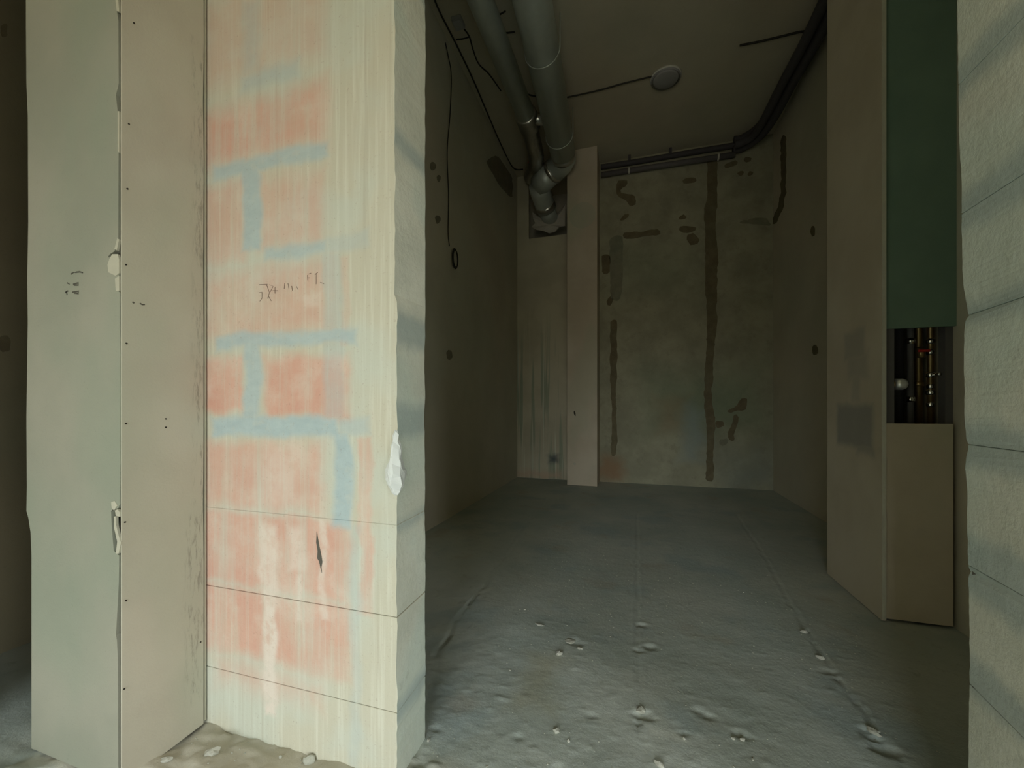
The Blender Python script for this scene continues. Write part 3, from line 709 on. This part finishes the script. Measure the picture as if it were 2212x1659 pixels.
tube('coupling_band', [E3, E3+(E4-E3)*.2], .110, M['foil'], bd, 28)
tube('duct_pipe', [E3+(E4-E3)*.1, E4], .090, M['galv'], bd, 24)
for f in (.25, .6, .9):
    p = A0+(A2-A0)*f
    pts = [p+Vector((.118*math.cos(a), 0, .118*math.sin(a))) for a in [math.pi*1.0+i*math.pi/12 for i in range(13)]]
    pts = [Vector((pts[0].x, p.y, CH-.001))]+pts+[Vector((pts[-1].x, p.y, CH-.001))]
    if f != .25: tube('hanger_strap', pts, .004, M['galv'], bd, 6)
sd = thing('small_duct', 'narrower round ventilation duct ending in a crimped shiny collar, left of the wide duct', 'duct', (-.85, 2.5, 3.15))
B1 = at_t(1036, 0, 2.36); B2 = at_t(1136, 248, 3.31); B1.z = B2.z = 3.165; B0 = B2+(B1-B2)*((B2.y-.90)/(B2.y-B1.y))
tube('duct_pipe', [B0, B2], .074, M['galv'], sd, 24)
bb = (B2-B1).normalized()
C0, C1 = B2, at_t(1142, 275, 3.45)
rad = []; pp = []
for i in range(14):
    pp.append(C0+bb*(-.02+.012*i)); rad.append(.080+.010*(i % 2))
tube('crimped_collar', pp, 0, M['foil'], sd, 26, radii=rad, jit=.05)
fp = smooth_path([C0+bb*.12, at_t(1150, 300, 3.62), at_t(1158, 335, 3.85), at_t(1155, 362, 4.08), at_t(1146, 384, 4.36)], 14)
tube('flexible_hose', fp, 0, M['foil'], sd, 22, radii=[.066+.006*(i % 2) for i in range(len(fp))], jit=.05)
tube('side_branch', [C0+bb*.05+Vector((.0, 0, 0)), C0+bb*.08+Vector((.16, 0, -.01))], .045, M['foil'], sd, 18)
slab('sealing_tape', [at_t(x, y, 4.12) for x, y in ((1140, 350), (1150, 346), (1163, 362), (1160, 372), (1146, 368))], (0, .004, 0), M['red'], sd)['label'] = 'scrap of red tape'
# loose sheet and rubble in the opening
sh = [(1150, 458), (1158, 470), (1170, 462), (1185, 474), (1200, 472), (1208, 462), (1216, 448), (1221, 440), (1221, 488), (1208, 490), (1200, 500), (1186, 504), (1172, 498), (1158, 496), (1148, 490), (1156, 482), (1151, 470)]
vs = [on_y(x, y, 4.42+.02*math.sin(i*1.9)) for i, (x, y) in enumerate(sh)]
c0 = on_y(1186, 486, 4.40); vs.append(c0); n = len(sh); vs += [v+Vector((0, .012, 0)) for v in vs[:n+1]]
fs = [(i, (i+1) % n, n) for i in range(n)]+[(n+1+(i+1) % n, n+1+i, n+1+n) for i in range(n)]+[((i+1) % n, i, n+1+i, n+1+(i+1) % n) for i in range(n)]
tag(pyd('insulation_scrap', vs, fs, M['sheet']), 'crumpled pale scrap of insulation packed under the duct in the shaft opening', 'insulation')
ldg = struct(box('trim_1', LWX+.01, -.42, FY+.0205, 4.84, hA.z-.03, hA.z-.002, M['wall']))

# ------------------------------------------------------------------ pipes at the ceiling
def far(x, y, Y): return on_y(x, y, Y)
t = thing('conduit_run', 'pale grey conduit with white clips along the top of the far wall', 'conduit', (.3, FY-.04, 3.2))
a = far(1298, 378, FY-.045); b_ = far(1588, 334, FY-.045)
tube('pipe', [a, b_], .027, M['pipe_grey'], t, 16)
for px in (1366, 1565):
    f = (px-1298)/(1600-1298); p = a+(b_-a)*f; d = (b_-a).normalized()
    tube('clip', [p-d*.008, p+d*.008], .031, M['white'], t, 16)
t = thing('dark_conduit_run', 'dark insulated pipe tucked against the ceiling above the grey conduit', 'conduit', (.3, FY-.04, 3.3))
a = far(1298, 361, FY-.035); b2 = far(1600, 312, FY-.035)
tube('pipe', smooth_path([a, a+(b2-a)*.3+Vector((0, 0, -.004)), a+(b2-a)*.62, b2], 6), .026, M['pipe_dark'], t, 14)
for f in (.22, .52): 
    p = a+(b2-a)*f; box('hanger', p.x-.012, p.x+.012, p.y-.03, p.y+.03, p.z, CH, M['pipe_dark'], t)
for i, (dx, dz, r, lb) in enumerate(((-.125, -.045, .033, 'lowest and innermost dark insulated pipe of the bundle along the right wall ceiling'), (-.048, -.040, .034, 'dark insulated pipe against the right wall in the ceiling bundle'), (-.086, .030, .030, 'topmost dark insulated pipe of the bundle at the ceiling'))):
    o = tube('insulated_pipe', smooth_path([(.90, FY-(.135, .05, .092)[i], 3.27+dz), (1.02+dx*.5, FY-(.15, .06, .10)[i], 3.272+dz), (1.17+dx, 4.08, 3.28+dz), (1.20+dx, 3.5, 3.275+dz), (1.22+dx, 3.1, 3.275+dz), (1.225+dx, 2.26, 3.275+dz)], 8), r, M['pipe_dark'], None, 14, jit=.03)
    tag(o, lb, 'pipe', 'pipe bundle at the right of the ceiling')

# ------------------------------------------------------------------ cables
def cable(name, pts, r, label, cat='cable', m='cable'):
    return tag(tube(name, smooth_path(pts, 6), r, M[m], None, 6), label, cat)
zc = CH-.006
def cz_(x, y): return on_z(x, y, zc)
cable('ceiling_cable', [cz_(x, y) for x, y in ((928, -30), (948, 22), (985, 95), (1020, 168), (1050, 238), (1082, 312), (1108, 362), (1130, 366))], .006, 'long black cable running along the ceiling corner above the left wall')
cable('branch_wire', [cz_(x, y) for x, y in ((1002, 62), (1014, 80), (1022, 108), (1034, 138), (1056, 160), (1082, 196))], .005, 'thin black wire wandering across the ceiling left of the small duct')
cable('short_wire', [cz_(x, y) for x, y in ((985, 86), (1000, 84), (1014, 80))], .004, 'short wire stub below the ceiling junction box')
cable('crossing_wire', [cz_(x, y) for x, y in ((1062, 36), (1078, 32), (1092, 24))], .005, 'short black wire end between the two ducts, nearer one')
cable('crossing_wire', [cz_(x, y) for x, y in ((1078, 70), (1094, 71), (1112, 69))], .005, 'short black wire between the two ducts, farther one')
cable('lamp_wire', [cz_(x, y) for x, y in ((1112, 188), (1130, 200), (1156, 208), (1200, 214), (1236, 208), (1290, 196), (1340, 182), (1380, 172), (1414, 164))], .0055, 'black wire crossing the ceiling from the ducts to the round disc')
cable('stub_cable', [cz_(x, y) for x, y in ((1598, 98), (1640, 90), (1690, 78), (1735, 68), (1774, 68))], .007, 'dark cable crossing the ceiling towards the right pipe bundle')
hp = [on_x(x, y, LWX+.012) for x, y in ((962, 92), (968, 120), (975, 165), (972, 250), (966, 330), (969, 420), (968, 500), (971, 532))]
hc = thing('hanging_cable', 'thin cable hanging down the left wall ending in a small coil', 'cable', (LWX+.01, hp[-1].y, hp[-1].z))
tube('strand', smooth_path(hp, 6), .0035, M['cable'], hc, 6)
c = on_x(983, 559, LWX+.018)
for k in range(2):
    tube('coil', [c+Vector((.004*k, math.sin(a*math.pi/10)*(.045-.005*k), math.cos(a*math.pi/10)*(.07-.008*k))) for a in range(21)], .0045, M['cable'], hc, 6)
# ceiling disc and box
dl = thing('ceiling_disc', 'round grey plastic disc light fitting on the concrete ceiling', 'ceiling light', tuple(on_z(1438, 167, CH)))
p = on_z(1438, 167, CH-.001)
tube('base', [p, p-Vector((0, 0, .018))], 0, M['disc'], dl, 32, radii=[.112, .110])
tube('rim', [p-Vector((0, 0, .0)), p-Vector((0, 0, .012))], 0, M['white'], dl, 32, radii=[.117, .115])
tube('cover', [p-Vector((0, 0, .018)), p-Vector((0, 0, .026)), p-Vector((0, 0, .029))], 0, M['disc'], dl, 32, radii=[.10, .085, .03])
jb_ = thing('junction_box', 'small square grey junction box on the ceiling beside the long black cable', 'junction box', tuple(on_z(990, 44, CH)))
p = on_z(990, 44, CH)
box('housing', p.x-.034, p.x+.034, p.y-.04, p.y+.04, CH-.030, CH-.0005, M['disc'], jb_, .004)
box('lid', p.x-.030, p.x+.030, p.y-.036, p.y+.036, CH-.034, CH-.0305, M['disc'], jb_, .001)

# ------------------------------------------------------------------ loose chips on the floor
def chip(x, y, sx_, sy_, sz_, m, label, rot=0., group='loose concrete chips on the floor'):
    p = on_z(x, y, 0); bm = bmesh.new(); bmesh.ops.create_icosphere(bm, subdivisions=2, radius=1)
    for v in bm.verts:
        n = noise.noise(v.co*1.7+Vector((x*.01, y*.01, 0))); v.co *= 1+.45*n; v.co.z = max(v.co.z, -.5)
        v.co = Vector((v.co.x*sx_, v.co.y*sy_, v.co.z*sz_))
    bmesh.ops.scale(bm, vec=(.85, .85, .85), verts=bm.verts); me = bpy.data.meshes.new('concrete_chip'); bm.to_mesh(me); bm.free()
    o = link('concrete_chip', me, m); o.location = (p.x, p.y, floor_z(p.x, p.y)+sz_*.35); o.rotation_euler = (0, 0, rot)
    return tag(o, label, 'rubble', group)
for a in ((1166, 1351, .019, .006, .004, 'chip', 'flat elongated pale chip lying on the floor left of the centre seam', -.2),
          (1208, 1414, .012, .010, .009, 'chip', 'pale rounded chip on the floor with a dark shadow under its edge', .4),
          (1232, 1384, .022, .018, .006, 'chipd', 'low grey mortar lump on the floor near the pale rounded chip', .3),
          (1253, 1402, .012, .006, .004, 'chip', 'small pale crumb beside the low mortar lump', .1),
          (1737, 1367, .013, .007, .007, 'chip', 'pale chip on the right floor seam, the farther one', -.2),
          (1772, 1422, .014, .007, .007, 'chip', 'pale chip on the right floor seam, the nearer one', -.5),
          (1424, 1654, .014, .006, .007, 'chip', 'curved pale flake at the bottom edge, right of the centre seam', -.6),
          (1584, 1597, .005, .004, .004, 'chip', 'left one of two white crumbs beside a small floor pit', 0.),
          (1604, 1600, .007, .004, .005, 'chip', 'right one of two white crumbs beside a small floor pit', .2),
          (1478, 1597, .004, .004, .004, 'chip', 'tiny pale crumb near the end of the light trowel mark', 0.),
          (1228, 1602, .0045, .004, .004, 'chip', 'tiny white crumb on the rough floor left of the light trowel mark', 0.),
          (1202, 1580, .010, .009, .007, 'chipd', 'grey round pebble stuck on the rough floor', .5),
          (1888, 1582, .016, .010, .008, 'chipd', 'grey ridge fragment beside the dark pit of the right seam', -.7),
          (1385, 1534, .014, .012, .008, 'chipd', 'greyish lump above the pit on the centre seam', .2),
          (500, 1573, .020, .012, .010, 'chipd', 'grey mortar chunk in the corner at the foot of the pink pier', -.4),
          (606, 1647, .005, .004, .004, 'chip', 'white crumb at the foot of the pier near the bottom edge', 0.),
          (458, 1640, .018, .012, .010, 'chip', 'pale broken mortar piece between the column and the pier', .9),
          (668, 1648, .016, .010, .012, 'chipd', 'grey mortar knob against the bottom of the pier', .4),
          (360, 1652, .014, .008, .006, 'chip', 'pale flake at the foot of the drywall column', .7),
          (925, 1601, .004, .004, .004, 'chip', 'white crumb on the floor just right of the pier base', 0.)):
    chip(*a[:5], M[a[5]], a[6], a[7])
# grit nobody could count
bm = bmesh.new()
rnd = random.Random(3)
for i in range(750):
    y = .6+rnd.random()**1.7*1.6; x = rnd.uniform(-1., .8)
    if (x < PXR and PY-.01 < y) or (y < PY+.2 and x > JX-.02) or (x < CXR+.01 and y > CYF-.01): continue
    r = rnd.uniform(.0006, .0019)*(1 if rnd.random() < .93 else 1.8)
    mtx = Matrix.Translation((x, y, floor_z(x, y)+r*.3)) @ Matrix.Rotation(rnd.random()*6, 4, 'Z') @ Matrix.Diagonal((r*rnd.uniform(.8, 1.8), r, r*.7, 1))
    bmesh.ops.create_icosphere(bm, subdivisions=1, radius=1, matrix=mtx)
me = bpy.data.meshes.new('floor_grit'); bm.to_mesh(me); bm.free()
o = link('floor_grit', me, M['chipd']); o['kind'] = 'stuff'; o['label'] = 'fine pale grit scattered over the rough concrete floor'; o['category'] = 'grit'
